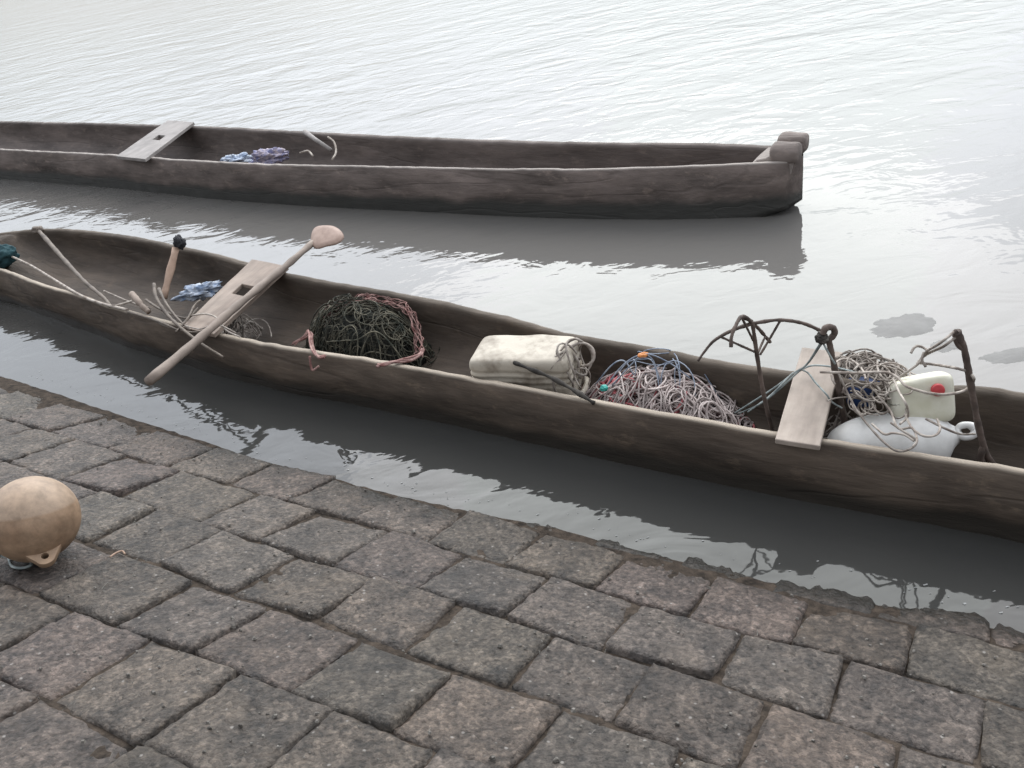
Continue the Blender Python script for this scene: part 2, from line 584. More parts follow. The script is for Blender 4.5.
# low grey mounds just breaking the surface off the right-hand canoe end
MAT_MOUND = simple('mound_grey', (.15, .145, .138), (.19, .184, .175), 9, .6, .2, .001, 40)
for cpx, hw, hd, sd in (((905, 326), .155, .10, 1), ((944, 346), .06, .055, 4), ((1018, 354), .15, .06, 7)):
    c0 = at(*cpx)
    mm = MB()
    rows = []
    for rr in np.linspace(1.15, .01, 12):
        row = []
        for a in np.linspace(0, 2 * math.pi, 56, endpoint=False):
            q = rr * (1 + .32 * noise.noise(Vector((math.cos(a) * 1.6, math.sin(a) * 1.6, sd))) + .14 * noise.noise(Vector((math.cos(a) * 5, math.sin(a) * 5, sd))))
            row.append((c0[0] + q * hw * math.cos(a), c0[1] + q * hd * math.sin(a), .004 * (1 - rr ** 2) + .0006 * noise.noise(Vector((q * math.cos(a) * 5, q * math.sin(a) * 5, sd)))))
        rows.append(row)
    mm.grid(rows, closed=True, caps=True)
    mo = fix_normals(mm.build('grey_mound', MAT_MOUND))
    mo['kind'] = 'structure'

# ------------------------------------------------------------------ stone slipway
DU = np.array([1, -.709, 0]); DU /= np.linalg.norm(DU)
HU = np.array([-.709, -1, 0]); HU /= np.linalg.norm(HU)
SL = rad(18)
DV = HU * math.cos(SL) + np.array([0, 0, math.sin(SL)])
DN = np.cross(DU, DV); DN *= np.sign(DN[2])
P0 = np.array([0, 2.52, 0.])
SH_U = [-6, -3.94, -2.32, -1.44, -.63, .11, .66, 1.19, 1.65, 3]
SH_V = [-.16, -.094, .024, .086, .073, .022, .016, -.022, -.073, -.1]


def pave_pt(u, v, h=0.0):
    off = -np.interp(u, SH_U, SH_V) * math.sin(SL) * max(0, 1 - abs(v) / .6)
    return P0 + DU * u + DV * v + DN * h + np.array([0, 0, off])


rng = random.Random(7)
LA = {-2: (-.53, 0), -1: (-.21, 0), 0: (.09, .0), 1: (.375, -.006), 2: (.68, -.025), 3: (.978, -.035), 4: (1.275, -.05), 5: (1.6, -.05)}
for k in range(6, 13):
    LA[k] = (LA[k - 1][0] + .315, -.045)
LA[-3] = (-.85, 0)


def line_v(k, u):
    a, bb = LA[k]
    return a + bb * u + .008 * math.sin(u * 7.3 + k * 2.1) + .006 * math.sin(u * 17 + k)


KNOWN = {-1: [.27, .6, .93, 1.25], 0: [-3.02, -2.6, -2.17, -1.73, -1.35, -.97, -.62, -.27, .08, .42, .745, 1.065, 1.365],
         1: [-2.4, -2.0, -1.62, -1.12, -.8, -.43, -.085, .255, .585, .915, 1.215],
         2: [-1.35, -.985, -.605, -.25, .085, .435, .75], 3: [-1.165, -.77, -.43, -.06, .27], 4: [-.94, -.6, -.235]}
stones = MB()
for k in range(-3, 12):
    J = list(KNOWN.get(k, [rng.uniform(-.15, .15)]))
    while J[-1] < 3.4:
        J.append(J[-1] + rng.uniform(.31, .36))
    while J[0] > -6.5:
        J.insert(0, J[0] - rng.uniform(.31, .40))
    for a, c in zip(J[:-1], J[1:]):
        um = (a + c) / 2
        near = -3.6 < um < 2.0 and -1 <= k < 7
        N = 22 if near else 7
        gap = .0035
        jit = [rng.uniform(-.008, .008) for _ in range(8)]
        # four corners u,v
        q = [(a + gap + jit[0], line_v(k, a) + gap + jit[1] * .5), (c - gap + jit[2], line_v(k, c) + gap + jit[3] * .5),
             (c - gap + jit[4], line_v(k + 1, c) - gap + jit[5] * .5), (a + gap + jit[6], line_v(k + 1, a) - gap + jit[7] * .5)]
        hh = rng.uniform(-.004, .004)
        tu, tv = rng.uniform(-.02, .02), rng.uniform(-.02, .02)
        seed = rng.uniform(0, 500)
        if k == -1:
            hh -= .007 if um > -.1 else .03
        dn = np.array([rng.uniform(.92, 1.28)] * 3) * np.array([1 + rng.uniform(-.03, .06), 1, 1 - rng.uniform(-.02, .06)])
        rows, tones = [], []
        ts = np.concatenate([[-1.0], -1 + 2 * (np.linspace(0, 1, N)), [1.0]])
        for iy, y in enumerate(ts):
            row = []
            for ix, x in enumerate(ts):
                skirt = iy in (0, N + 1) or ix in (0, N + 1)
                # squash corners round
                xx, yy = x, y
                rc = .085
                ax, ay = abs(xx) - (1 - rc), abs(yy) - (1 - rc)
                if ax > 0 and ay > 0:
                    L = math.hypot(ax, ay)
                    mx = max(ax, ay)
                    s_ = mx / L if L > 0 else 1
                    xx = math.copysign(1 - rc + ax * s_, xx)
                    yy = math.copysign(1 - rc + ay * s_, yy)
                fx, fy = (xx + 1) / 2, (yy + 1) / 2
                u = (q[0][0] * (1 - fx) + q[1][0] * fx) * (1 - fy) + (q[3][0] * (1 - fx) + q[2][0] * fx) * fy
                v = (q[0][1] * (1 - fx) + q[1][1] * fx) * (1 - fy) + (q[3][1] * (1 - fx) + q[2][1] * fx) * fy
                e = min(1 - abs(xx), 1 - abs(yy)) * .16
                wob = noise.noise(Vector((u * 14, v * 14, seed))) * .010
                u += wob * (abs(xx)) * math.copysign(1, xx) * .6
                v += wob * (abs(yy)) * math.copysign(1, yy) * .6
                edge = -.009 * (1 - min(1, e / .014)) ** 2
                hz = hh + (fx - .5) * tu + (fy - .5) * tv + edge
                hz += .007 * noise.noise(Vector((u * 6, v * 6, seed))) + .006 * noise.noise(Vector((u * 19, v * 19, seed)))
                hz += .005 * noise.noise(Vector((u * 55, v * 55, seed)))
                if skirt:
                    hz -= .06
                row.append(pave_pt(u, v, hz))
                tones.append(tuple(dn))
            rows.append(row)
        stones.grid(rows, tone=tones)
paving = stones.build('paving', MAT_STONE)
paving['kind'] = 'structure'
bed = MB()
rows = []
for v in np.arange(-1.6, 3.9, .05):
    rows.append([pave_pt(u, v, -.0150 + (.0105 * max(0, 1 - abs(v - .08) / .12)) - .006 * min(1, max(0, v - .9)) + .004 * noise.noise(Vector((u * 3, v * 3, 3))) + .004 * noise.noise(Vector((u * 25, v * 25, 8)))) for u in np.arange(-7, 3.8, .05)])
bed.grid(rows)
bedo = bed.build('ground', MAT_JOINT)
bedo['kind'] = 'structure'

# loose grit and shell chips on the paving
gr = MB()
for _ in range(1500):
    u, v = rng.uniform(-3.2, 2.0), rng.uniform(.1, 2.2)
    r = abs(rng.gauss(0, .003)) + .0022
    c = pave_pt(u, v, rng.uniform(.001, .006))
    vs = []
    for sgn in (1, -.3):
        for a in range(5):
            an = a * 2 * math.pi / 5 + rng.uniform(-.3, .3)
            rr = r * rng.uniform(.6, 1.3) * (1 if sgn < 0 else .6)
            vs.append(c + DU * rr * math.cos(an) + DV * rr * .8 * math.sin(an) + DN * r * .6 * sgn)
    gr.add(vs, [(0, 1, 2, 3, 4)] + [(i, 5 + i, 5 + (i + 1) % 5, (i + 1) % 5) for i in range(5)])
for _ in range(90):
    u, v = rng.uniform(-3.0, 1.8), rng.uniform(.12, 1.7)
    a, L_ = rng.uniform(0, 3.14), rng.uniform(.008, .028)
    c = pave_pt(u, v, .004)
    dv_ = DU * math.cos(a) + DV * math.sin(a)
    gr.tube([c - dv_ * L_, c + DN * .002, c + dv_ * L_], rng.uniform(.0006, .0013), 4)
go = gr.build('gravel', MAT_GRIT, smooth=False)
go['kind'] = 'stuff'
glints = MB()  # pale flecks added to imitate glints of reflected sky along the waterline
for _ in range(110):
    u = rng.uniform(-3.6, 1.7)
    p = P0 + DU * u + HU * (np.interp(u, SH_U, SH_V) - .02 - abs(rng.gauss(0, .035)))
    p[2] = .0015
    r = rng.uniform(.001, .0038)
    glints.add([p + r * rng.uniform(.5, 1.4) * np.array([1.8 * math.cos(a), .8 * math.sin(a), 0]) + np.array([0, 0, .001 * (k % 2)]) for k, a in enumerate(np.linspace(0, 6.28, 7, endpoint=False))], [tuple(range(7))])
glints_ob = glints.build('water_glints', simple('glint_flecks', (.16, .16, .155), (.34, .34, .33), 40, .6), smooth=False)
glints_ob['kind'] = 'stuff'

# ------------------------------------------------------------------ canoes
AX = np.array([.79, -.613, 0]); AX /= np.linalg.norm(AX)
NX = np.array([-AX[1], AX[0], 0])


def sl_of(p):
    return float(np.dot(p, AX)), float(np.dot(p, NX))


def fit(px, z):
    a = sorted(sl_of(at(x, y, z)) for x, y in px)
    return [q[0] for q in a], [q[1] for q in a]


def smooth_interp(s, xs, ys):
    pts = spline([(x, y, 0) for x, y in zip(xs, ys)], 10)
    X = [p[0] for p in pts]
    Y = [p[1] for p in pts]
    return np.interp(s, X, Y)


def make_hull(near_px, far_px, zg, s0, s1, bow0, bow1, thick, floor_z, rim_t, seed, rock0=.3, rock1=.1, notch=None, nst=190):
    """one dug-out hull: outer skin, rim and hollowed inside in a single surface; a row of stations along AX."""
    ns, nl = fit(near_px, zg)
    fs_, fl = fit(far_px, zg)
    mb = MB()
    rows, tones = [], []
    for s in np.linspace(s0, s1, nst):
        ln, lf = smooth_interp(s, ns, nl), smooth_interp(s, fs_, fl)
        c, w = (ln + lf) / 2, (lf - ln) / 2
        e = 1.0
        d0, d1 = s - s0, s1 - s
        if d0 < bow0:
            e = min(e, math.sqrt(max(0.0, 1 - (1 - d0 / bow0) ** 2)) * .97 + .03)
        if d1 < bow1:
            e = min(e, math.sqrt(max(0.0, 1 - (1 - d1 / bow1) ** 2)) * .97 + .03)
        w *= e
        kz = -.13
        rl0, rl1 = max(.5, bow0 * 2.2), max(.5, bow1 * 2.2)
        if d0 < rl0:
            kz += rock0 * (1 - d0 / rl0) ** 1.6
        if d1 < rl1:
            kz += rock1 * (1 - d1 / rl1) ** 1.6
        th = min(thick, w * .45)
        zs = zg
        fz = max(floor_z, kz + .10)
        end_solid = max(0, 1 - d0 / (bow0 * .55)) + max(0, 1 - d1 / (bow1 * .55))
        fz = min(zs - .012, fz + end_solid * .4)
        # ring: near rim outer -> down -> keel -> up far -> far rim -> inside -> back
        out = [(-1.0, zs - .008), (-1.0 - .012 / max(w, .05), zs - .06), (-1.0 - .02 / max(w, .05), zs * .55 + kz * .1), (-.985, .25 * zs + .1 * kz), (-.95, kz * .35), (-.80, kz * .8), (-.5, kz), (0, kz - .01)]
        ring = []
        for (x, z) in out:
            ring.append((c + x * w, z, 0))
        for (x, z) in out[-2::-1]:
            ring.append((c - x * w, z, 0))
        wi = w - th
        top = [(w - .006, zs + .002, 1), (w - th * .5, zs + .004, 1), (wi, zs - .004, 1), (wi - .004, zs - .03, 0), (wi - .006, zs * .6 + fz * .4, 0), (wi * .93, zs * .25 + fz * .75, 0), (wi * .78, fz + .012, 0), (wi * .4, fz, 0), (0, fz - .004, 0)]
        for (x, z, tt) in top:
            ring.append((c + x, z, tt))
        for (x, z, tt) in top[-2::-1]:
            ring.append((c - x, z, tt))
        # refine the ring linearly
        R = []
        n = len(ring)
        for i in range(n):
            p, q = ring[i], ring[(i + 1) % n]
            R.append(p)
            L = math.hypot(q[0] - p[0], q[1] - p[1])
            R.append(tuple((p[j] + q[j]) / 2 for j in range(3)))
        row = []
        nout = (len(out) * 2 - 1) * 2
        for ir, (l, z, tt) in enumerate(R):
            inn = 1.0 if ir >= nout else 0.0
            p = AX * s + NX * l + np.array([0, 0, z])
            n1 = noise.noise(Vector((s * 2.2, l * 3 + seed, z * 4)))
            n2 = noise.noise(Vector((s * 7, l * 9 + seed, z * 11 + 5)))
            side = 1 if l > c else -1
            p = p + NX * (n1 * .008 + n2 * .005) * (1 if z > -.05 else .4) * side
            if z > zs - .05:
                p[2] += .005 * noise.noise(Vector((s * 3.1, seed + side * 5, 0))) + .006 * noise.noise(Vector((s * 12, seed + side * 9, 0)))
                if notch:
                    for (sn, wn, dz, sd) in notch:
                        if sd == side:
                            p[2] += dz * math.exp(-((s - sn) / wn) ** 2)
            row.append(p)
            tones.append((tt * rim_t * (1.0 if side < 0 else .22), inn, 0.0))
        rows.append(row)
    mb.grid(rows, closed=True, caps=True, tone=tones)
    return mb


ZN = .29
NEAR_N = [(0, 271), (47, 288), (73, 295), (110, 308), (185, 328), (260, 345), (350, 359), (440, 375), (520, 390), (600, 405), (690, 421), (780, 437), (890, 454), (1000, 470)]
NEAR_F = [(0, 229), (35, 228), (70, 229), (120, 234), (200, 250), (300, 275), (380, 289), (440, 300), (500, 314), (560, 330), (650, 347), (750, 365), (880, 382), (980, 386), (1024, 392)]
sA = sl_of(at(0, 250, ZN))[0]
sB = sl_of(at(1010, 430, ZN))[0]
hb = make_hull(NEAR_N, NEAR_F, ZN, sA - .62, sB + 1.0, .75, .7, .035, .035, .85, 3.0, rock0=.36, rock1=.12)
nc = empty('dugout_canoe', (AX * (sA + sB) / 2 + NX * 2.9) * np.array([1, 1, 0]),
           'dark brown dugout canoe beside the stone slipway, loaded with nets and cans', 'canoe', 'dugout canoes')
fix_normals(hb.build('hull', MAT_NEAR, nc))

ZF = .35
FAR_N = [(0, 150), (100, 155), (200, 162), (300, 166), (400, 168), (500, 170), (600, 170), (700, 167), (790, 162)]
FAR_F = [(0, 121), (100, 123), (200, 126), (300, 131), (400, 136), (500, 140), (600, 142), (700, 143), (760, 145), (800, 147)]
sC = sl_of(at(0, 135, ZF))[0]
sD = sl_of(at(803, 158, ZF))[0]
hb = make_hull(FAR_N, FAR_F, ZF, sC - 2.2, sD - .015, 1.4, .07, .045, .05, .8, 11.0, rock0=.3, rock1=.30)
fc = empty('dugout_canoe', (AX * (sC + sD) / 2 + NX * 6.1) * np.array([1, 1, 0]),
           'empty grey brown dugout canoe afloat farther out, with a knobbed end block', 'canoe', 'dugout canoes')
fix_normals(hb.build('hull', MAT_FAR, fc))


def slab(px, z, th, hole=None, tilt=None):
    """plank from its four top corners (near-left, near-right, far-right, far-left); optional hole (fractions)."""
    c = [at(x, y, z if tilt is None else z + tilt[i]) for i, (x, y) in enumerate(px)]

    def P(a, b_):
        return (c[0] * (1 - a) + c[1] * a) * (1 - b_) + (c[3] * (1 - a) + c[2] * a) * b_
    A = sorted(set([0, 1] + ([hole[0], hole[1]] if hole else [.5])))
    B = sorted(set(list(np.linspace(0, 1, 9)) + ([hole[2], hole[3]] if hole else [])))
    mb = MB()
    idx = {}
    for k, dz in ((0, 0), (1, -th)):
        for i, a in enumerate(A):
            for j, bb in enumerate(B):
                w = .004 * noise.noise(Vector((a * 2 + px[0][0], bb * 6, 1)))
                idx[(k, i, j)] = len(mb.v)
                mb.v.append(tuple(P(a + w * 1.5 * (1 if i else -1), bb) + np.array([0, 0, dz + w])))
    solid = {}
    for i in range(len(A) - 1):
        for j in range(len(B) - 1):
            am, bm = (A[i] + A[i + 1]) / 2, (B[j] + B[j + 1]) / 2
            solid[(i, j)] = not (hole and hole[0] < am < hole[1] and hole[2] < bm < hole[3])
    for (i, j), ok in solid.items():
        if not ok:
            continue
        q = [(i, j), (i + 1, j), (i + 1, j + 1), (i, j + 1)]
        mb.f.append(tuple(idx[(0, *t_)] for t_ in q))
        mb.f.append(tuple(idx[(1, *t_)] for t_ in q[::-1]))
        for (e0, e1, nb) in ((q[0], q[1], (i, j - 1)), (q[1], q[2], (i + 1, j)), (q[2], q[3], (i, j + 1)), (q[3], q[0], (i - 1, j))):
            if not solid.get(nb, False):
                mb.f.append((idx[(0, *e0)], idx[(1, *e0)], idx[(1, *e1)], idx[(0, *e1)]))
    return mb


def thwart(px, z, th, mt, parent, hole=None, label=None):
    o = fix_normals(slab(px, z, th, hole).build('thwart', mt, parent, smooth=False))
    bevel(o, .004, 2)
    if label:
        o['label'] = label
    return o


thwart([(181, 327), (214, 334), (288, 266), (252, 259)], ZN + .03, .024, MAT_PLANK_L, nc, (.38, .72, .50, .64), 'pale plank thwart with a square hole')
thwart([(775, 439), (820, 446), (843, 352), (802, 347)], ZN + .028, .022, MAT_PLANK_R, nc, None, 'broad sunbleached plank thwart')
thwart([(116, 156), (145, 159), (194, 122), (168, 120)], ZF + .03, .03, MAT_PLANK_F, fc, (.40, .66, .46, .58), 'grey plank thwart with a hole')

# carved end block of the far canoe: deck and two loaf-shaped knobs
e0 = at(803, 163, ZF)
sE = sl_of(e0)[0] - .04
lN, lF = sl_of(at(795, 163, ZF))[1], sl_of(at(795, 146, ZF))[1]
lN, lF = min(lN, lF), max(lN, lF)
wE = lF - lN


def loaf(sc, lc, zc, ls, ll, h, seed):
    rows = []
    for a in np.linspace(-1, 1, 15):
        k = (1 - abs(a) ** 5) ** .35 if abs(a) < 1 else 0.02
        row = []
        for th_ in np.linspace(0, 2 * math.pi, 24, endpoint=False):
            cx, cz = math.cos(th_), math.sin(th_)
            ex = math.copysign(abs(cx) ** .8, cx)
            ez = math.copysign(abs(cz) ** .8, cz)
            p = AX * (sc + a * ls) + NX * (lc + ex * ll * (.75 + .25 * k)) + np.array([0, 0, zc + ez * h * (.72 + .28 * k)])
            p = p + .006 * noise.noise(Vector((p[0] * 14 + seed, p[1] * 14, p[2] * 14)))
            row.append(p)
        rows.append(row)
    return rows


km = MB()
deck = []
for (ls, zz) in ((-.30, ZF - .04), (-.17, ZF + .012), (-.05, ZF + .035), (.0, ZF + .02)):
    deck.append(ls)
kb = MB()
prof = [(-.36, .08), (-.31, ZF - .05), (-.25, ZF + .002), (-.20, ZF + .012), (-.17, ZF + .03), (-.05, ZF + .03), (-.03, ZF + .0), (-.06, .12)]
rows = []
for l in np.linspace(lN + .03, lF - .03, 12):
    rows.append([AX * (sE + a + .006 * noise.noise(Vector((l * 9, a * 9, 2)))) + NX * l + np.array([0, 0, z]) for a, z in prof])
kb.grid(rows, closed=True, caps=True, tone=(.5, 0., 0.))
eb = fix_normals(kb.build('end_block', MAT_FAR, fc))
bevel(eb, .012, 3)
for i, fr in enumerate((.26, .76)):
    k2 = MB()
    k2.grid(loaf(sE - .085, lN + wE * fr, ZF + .035 + (.012 if i else 0), .085, wE * .22, .06, i * 7), closed=True, caps=True, tone=(.12, 0., 0.))
    fix_normals(k2.build('knob', MAT_FAR, eb))

# ------------------------------------------------------------------ paddle lying across the near canoe
pa, pb = at(214, 326, ZN + .075), at(285, 266, ZN + .075)
dr = (pb - pa) / np.linalg.norm(pb - pa)


def on_line(px, py, base, d):
    """point of a 3-D line closest to the picture column/row of a pick"""
    best, bt = 1e9, 0
    for t_ in np.linspace(-2.5, 2.5, 2001):
        q = base + d * t_ - CAM
        w = np.dot(q, FW)
        e = (CX + F * np.dot(q, R2) / w - px) ** 2 + (CY - F * np.dot(q, U2) / w - py) ** 2
        if e < best:
            best, bt = e, t_
    return base + d * bt


p_lo, p_hi = on_line(146, 379, pa, dr), on_line(314, 243, pa, dr)
pd = empty('paddle', pa - np.array([0, 0, .02]), 'wooden paddle with pinkish blade laid across the loaded canoe', 'paddle')
sh = MB()
L = [p_lo + (p_hi - p_lo) * t_ + np.array([.006 * math.sin(9 * t_), .006 * math.sin(7 * t_), 0]) for t_ in np.linspace(0, 1, 24)]
sh.tube(L, [.0245 - .005 * t_ for t_ in np.linspace(0, 1, 24)], 12)
sh.build('shaft', MAT_SHAFT, pd)
bl = MB()
side = np.cross(dr, [0, 0, 1.]); side /= np.linalg.norm(side)
bn = np.cross(side, dr)
out = [(310, 243), (312, 232), (316, 227), (324, 225.5), (333, 226), (340, 230), (344, 236), (342, 241), (336, 244.5), (326, 246.5), (316, 249)]
nb = np.array([-.15, -.35, .92])
O = [plane_at(x, y, p_hi + np.array([0, 0, .01]), nb) for x, y in out]
O = [np.array(p) for p in spline(O + [O[0]], 4)[:-1]]
cen = sum(O) / len(O)
nbn = nb / np.linalg.norm(nb)
rws = []
for sc, dz in ((.02, .014), (.6, .013), (.92, .009), (1.0, 0), (.92, -.009), (.6, -.013), (.02, -.014)):
    rws.append([cen + (p - cen) * sc + nbn * dz for p in O])
bl.grid(rws, closed=True, caps=True)
fix_normals(bl.build('blade', MAT_BLADE, pd))


# ------------------------------------------------------------------ rope and net heaps
def heap_paths(rg, c, rx, ry, h, yaw, n, curl, pts=46, step=.022, top=(.8, 1.06), region=(0, 2 * math.pi, 0, 1)):
    out = []
    cy, sy = math.cos(yaw), math.sin(yaw)
    for _ in range(n):
        a = rg.uniform(region[0], region[1])
        r = math.sqrt(rg.uniform(region[2] ** 2, region[3] ** 2))
        u, v = r * math.cos(a) * rx, r * math.sin(a) * ry
        th = rg.uniform(0, 2 * math.pi)
        k = rg.uniform(-curl, curl)
        lvl = rg.uniform(*top)
        P = []
        for i in range(pts):
            k += rg.gauss(0, curl * .25)
            k = max(-curl * 1.6, min(curl * 1.6, k))
            th += k * step
            u += math.cos(th) * step
            v += math.sin(th) * step
            rr = math.hypot(u / rx, v / ry)
            if rr > 1:
                # steer back toward the middle
                want = math.atan2(-v, -u)
                dth = (want - th + math.pi) % (2 * math.pi) - math.pi
                th += dth * .35
            z = h * max(0.0, 1 - min(1, rr) ** 2.2) ** .8 * lvl + .012
            z += .010 * math.sin(i * .5 + lvl * 50)
            P.append(np.array([c[0] + u * cy - v * sy, c[1] + u * sy + v * cy, c[2] + max(z, .004)]))
        out.append(P)
    return out


def dome(c, rx, ry, h, yaw, seed):
    rows = []
    cy, sy = math.cos(yaw), math.sin(yaw)
    for rr in np.linspace(1, .02, 12):
        row = []
        for a in np.linspace(0, 2 * math.pi, 30, endpoint=False):
            q = rr * (1 + .10 * noise.noise(Vector((math.cos(a) * 2, math.sin(a) * 2, seed))))
            u, v = q * rx * math.cos(a), q * ry * math.sin(a)
            z = h * max(0, 1 - rr ** 2.2) ** .8 * (1 + .25 * noise.noise(Vector((u * 14, v * 14, seed))))
            row.append(np.array([c[0] + u * cy - v * sy, c[1] + u * sy + v * cy, c[2] + z]))
        rows.append(row)
    mb = MB()
    mb.grid(rows, closed=True, caps=True)
    return mb


FZ = .035
rg = random.Random(21)
# dark green net with faded red head rope
c = np.array([-.74, 4.02, FZ])
net = empty('fishing_net', c, 'heap of dark green fishing net edged with faded red rope in the loaded canoe', 'fishing net')
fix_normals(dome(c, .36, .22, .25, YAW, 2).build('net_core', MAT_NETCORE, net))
tw = MB()
for P in heap_paths(rg, c, .40, .25, .29, YAW, 105, 20, 40, .02, (.7, 1.22)):
    tw.tube(P, rg.uniform(.0018, .0042), 4, tone=rg.uniform(0, 1.3) ** 2, cap=False)
tw.build('mesh_twine', MAT_GREENNET, net)
rb = MB()
arc = [(318, 321, .20), (331, 308, .27), (347, 302, .31), (364, 297, .33), (380, 299, .32), (398, 304, .30), (408, 309, .28), (414, 322, .24), (419, 340, .18), (420, 352, .16)]
for j in range(9):
    P = spline([at(x + rg.uniform(-5, 5), y + rg.uniform(-4, 5.0), z) for x, y, z in arc], 7)
    P = [p + np.array([0, 0, .008 * math.sin(i * .9 + j * 2)]) + np.array([.006 * math.cos(i * .8 + j), 0, 0]) for i, p in enumerate(P)]
    rb.tube(P, rg.uniform(.002, .0042), 5, tone=rg.uniform(.1, 1.1), cap=True)
for j in range(4):
    P = spline([at(x + rg.uniform(-2, 2), y + rg.uniform(-2, 2), z) for x, y, z in [(423, 348, .27), (420, 355, .28), (410, 359, .29), (400, 361, .30), (385, 364, .315), (378, 365.5, .315)]], 7)
    rb.tube(P, rg.uniform(.0035, .0065), 5, tone=rg.uniform(.3, 1.1))
for j in range(5):
    P = spline([at(x + rg.uniform(-2, 2), y + rg.uniform(-2, 2), z) for x, y, z in [(293, 344, .26), (304, 337, .29), (310, 332, .31), (311, 343, .315), (314, 352, .315), (318, 356, .31), (325, 357, .30)]], 7)
    rb.tube(P, rg.uniform(.0035, .0065), 5, tone=rg.uniform(.3, 1.1))
P = spline([at(*q) for q in [(314, 353, .312), (315, 362, .27), (317, 367, .25), (323, 363, .27)]], 6)
P = [p - NX * .03 for p in P]
rb.tube(P, .006, 5, tone=.8)
rb.build('head_rope', MAT_REDBAND, net)

# pale pink rope heap
c = np.array([.625, 2.98, FZ])
heap = empty('rope_heap', c, 'heap of pale pink and red rope in the loaded canoe beside the big jerrycan', 'rope')
fix_normals(dome(c, .36, .20, .12, YAW, 5).build('rope_core', MAT_PINKCORE, heap))
wr, rr_, bt = MB(), MB(), MB()
for P in heap_paths(rg, c, .38, .22, .155, YAW, 84, 12, 60, .022, (.75, 1.28)):
    wr.tube(P, rg.uniform(.0030, .0050), 5, tone=rg.uniform(.2, 1.1), cap=False)
for P in heap_paths(rg, c, .38, .21, .165, YAW, 15, 12, 40, .022, (.85, 1.12), (math.pi * .8, math.pi * 1.35, .2, 1)):
    rr_.tube(P, rg.uniform(.004, .006), 5, tone=rg.uniform(.3, 1), cap=False)
for P in heap_paths(rg, c + np.array([.03, .06, .015]), .30, .16, .22, YAW, 9, 9, 40, .022, (.9, 1.25), (0.2, math.pi * .8, .1, .9)):
    bt.tube(P, .0025, 4, tone=rg.uniform(.3, 1), cap=False)
for P in heap_paths(rg, c, .44, .20, .05, YAW, 10, 10, 34, .022, (.6, 1.2), (0, 6.28, .75, 1)):
    wr.tube(P, .004, 5, tone=rg.uniform(.3, .9), cap=False)
wr.build('pale_rope', MAT_PINKROPE, heap)
rr_.build('red_rope', MAT_REDROPE, heap)
bt.build('blue_twine', MAT_BLUETW, heap)
lo = MB()
for pts in ([(602, 392, .2), (622, 366, .33), (640, 355, .37), (652, 359, .35), (660, 380, .26)], [(612, 386, .2), (630, 366, .32), (645, 354, .38), (668, 362, .34), (690, 378, .25)],
            [(595, 385, .18), (612, 365, .3), (624, 361, .31), (634, 375, .24)]):
    lo.tube(spline([at(*p) for p in pts], 8), .0032, 5, tone=.7)
lo.build('stray_twine', MAT_BLUETW, heap)


def blob(c, r, seed, sq=(1, 1, 1), n=34, amp=.25):
    mb = MB()
    rows = []
    for ph in np.linspace(-math.pi / 2 + .05, math.pi / 2 - .05, n):
        row = []
        for th_ in np.linspace(0, 2 * math.pi, n * 2, endpoint=False):
            d = np.array([math.cos(ph) * math.cos(th_), math.cos(ph) * math.sin(th_), math.sin(ph)])
            k = 1 + amp * noise.noise(Vector(tuple(d * 1.8 + seed))) + amp * .4 * noise.noise(Vector(tuple(d * 5 + seed)))
            if amp > .5:
                k += .14 - .62 * abs(noise.noise(Vector(tuple(d * 2.6 + seed + 9)))) - .22 * abs(noise.noise(Vector(tuple(d * 6 + seed))))
            row.append(np.asarray(c) + d * r * k * np.array(sq))
        rows.append(row)
    mb.grid(rows, closed=True, caps=True)
    return mb


def small(name, px, z, r, mt, label, cat, seed=0, sq=(1, 1, 1), amp=.25):
    c = at(px[0], px[1], z)
    o = blob(c, r, seed, sq, amp=amp).build(name, mt, origin=c)
    fix_normals(o)
    return tag(o, label, cat)


small('net_float', (604, 388), .27, .017, MAT_TEAL, 'small teal green float on the left of the pink rope heap', 'float', 3, (1, 1, .8))
small('net_float', (643, 355), .375, .015, MAT_ORANGE, 'small orange float on top of the pink rope heap', 'float', 5, (1.5, 1, .7))


# ------------------------------------------------------------------ jerrycan
def superbox(hx, hy, hz, ex=5.0, n=28, fn=None):
    """rounded box surface from a superellipsoid sampled on a cube"""
    V, Fc = [], []
    for axis in range(3):
        for sgn in (-1, 1):
            o = len(V)
            for i in range(n):
                for j in range(n):
                    a, b_ = -1 + 2 * i / (n - 1), -1 + 2 * j / (n - 1)
                    p = np.zeros(3)
                    p[axis] = sgn
                    p[(axis + 1) % 3], p[(axis + 2) % 3] = a, b_
                    k = (abs(p[0]) ** ex + abs(p[1]) ** ex + abs(p[2]) ** ex) ** (-1 / ex)
                    V.append(p * k)
            for i in range(n - 1):
                for j in range(n - 1):
                    q = [o + i * n + j, o + (i + 1) * n + j, o + (i + 1) * n + j + 1, o + i * n + j + 1]
                    Fc.append(tuple(q if sgn > 0 else q[::-1]))
    V = [np.array([p[0] * hx, p[1] * hy, p[2] * hz]) for p in V]
    if fn:
        V = [fn(p) for p in V]
    return V, Fc


def place(V, c, xdir, zdir=(0, 0, 1)):
    x = np.asarray(xdir, float); x /= np.linalg.norm(x)
    z = np.asarray(zdir, float); z = z - x * np.dot(z, x); z /= np.linalg.norm(z)
    y = np.cross(z, x)
    return [np.asarray(c) + x * p[0] + y * p[1] + z * p[2] for p in V]


def weld(o, d=.0006):
    import bmesh
    b = bmesh.new()
    b.from_mesh(o.data)
    bmesh.ops.remove_doubles(b, verts=b.verts, dist=d)
    bmesh.ops.recalc_face_normals(b, faces=b.faces)
    b.to_mesh(o.data)
    b.free()
    return o


jc = np.array([.078, 3.222, FZ + .172])
jx = np.array([.375, -.155, 0]) / np.linalg.norm([.375, -.155])


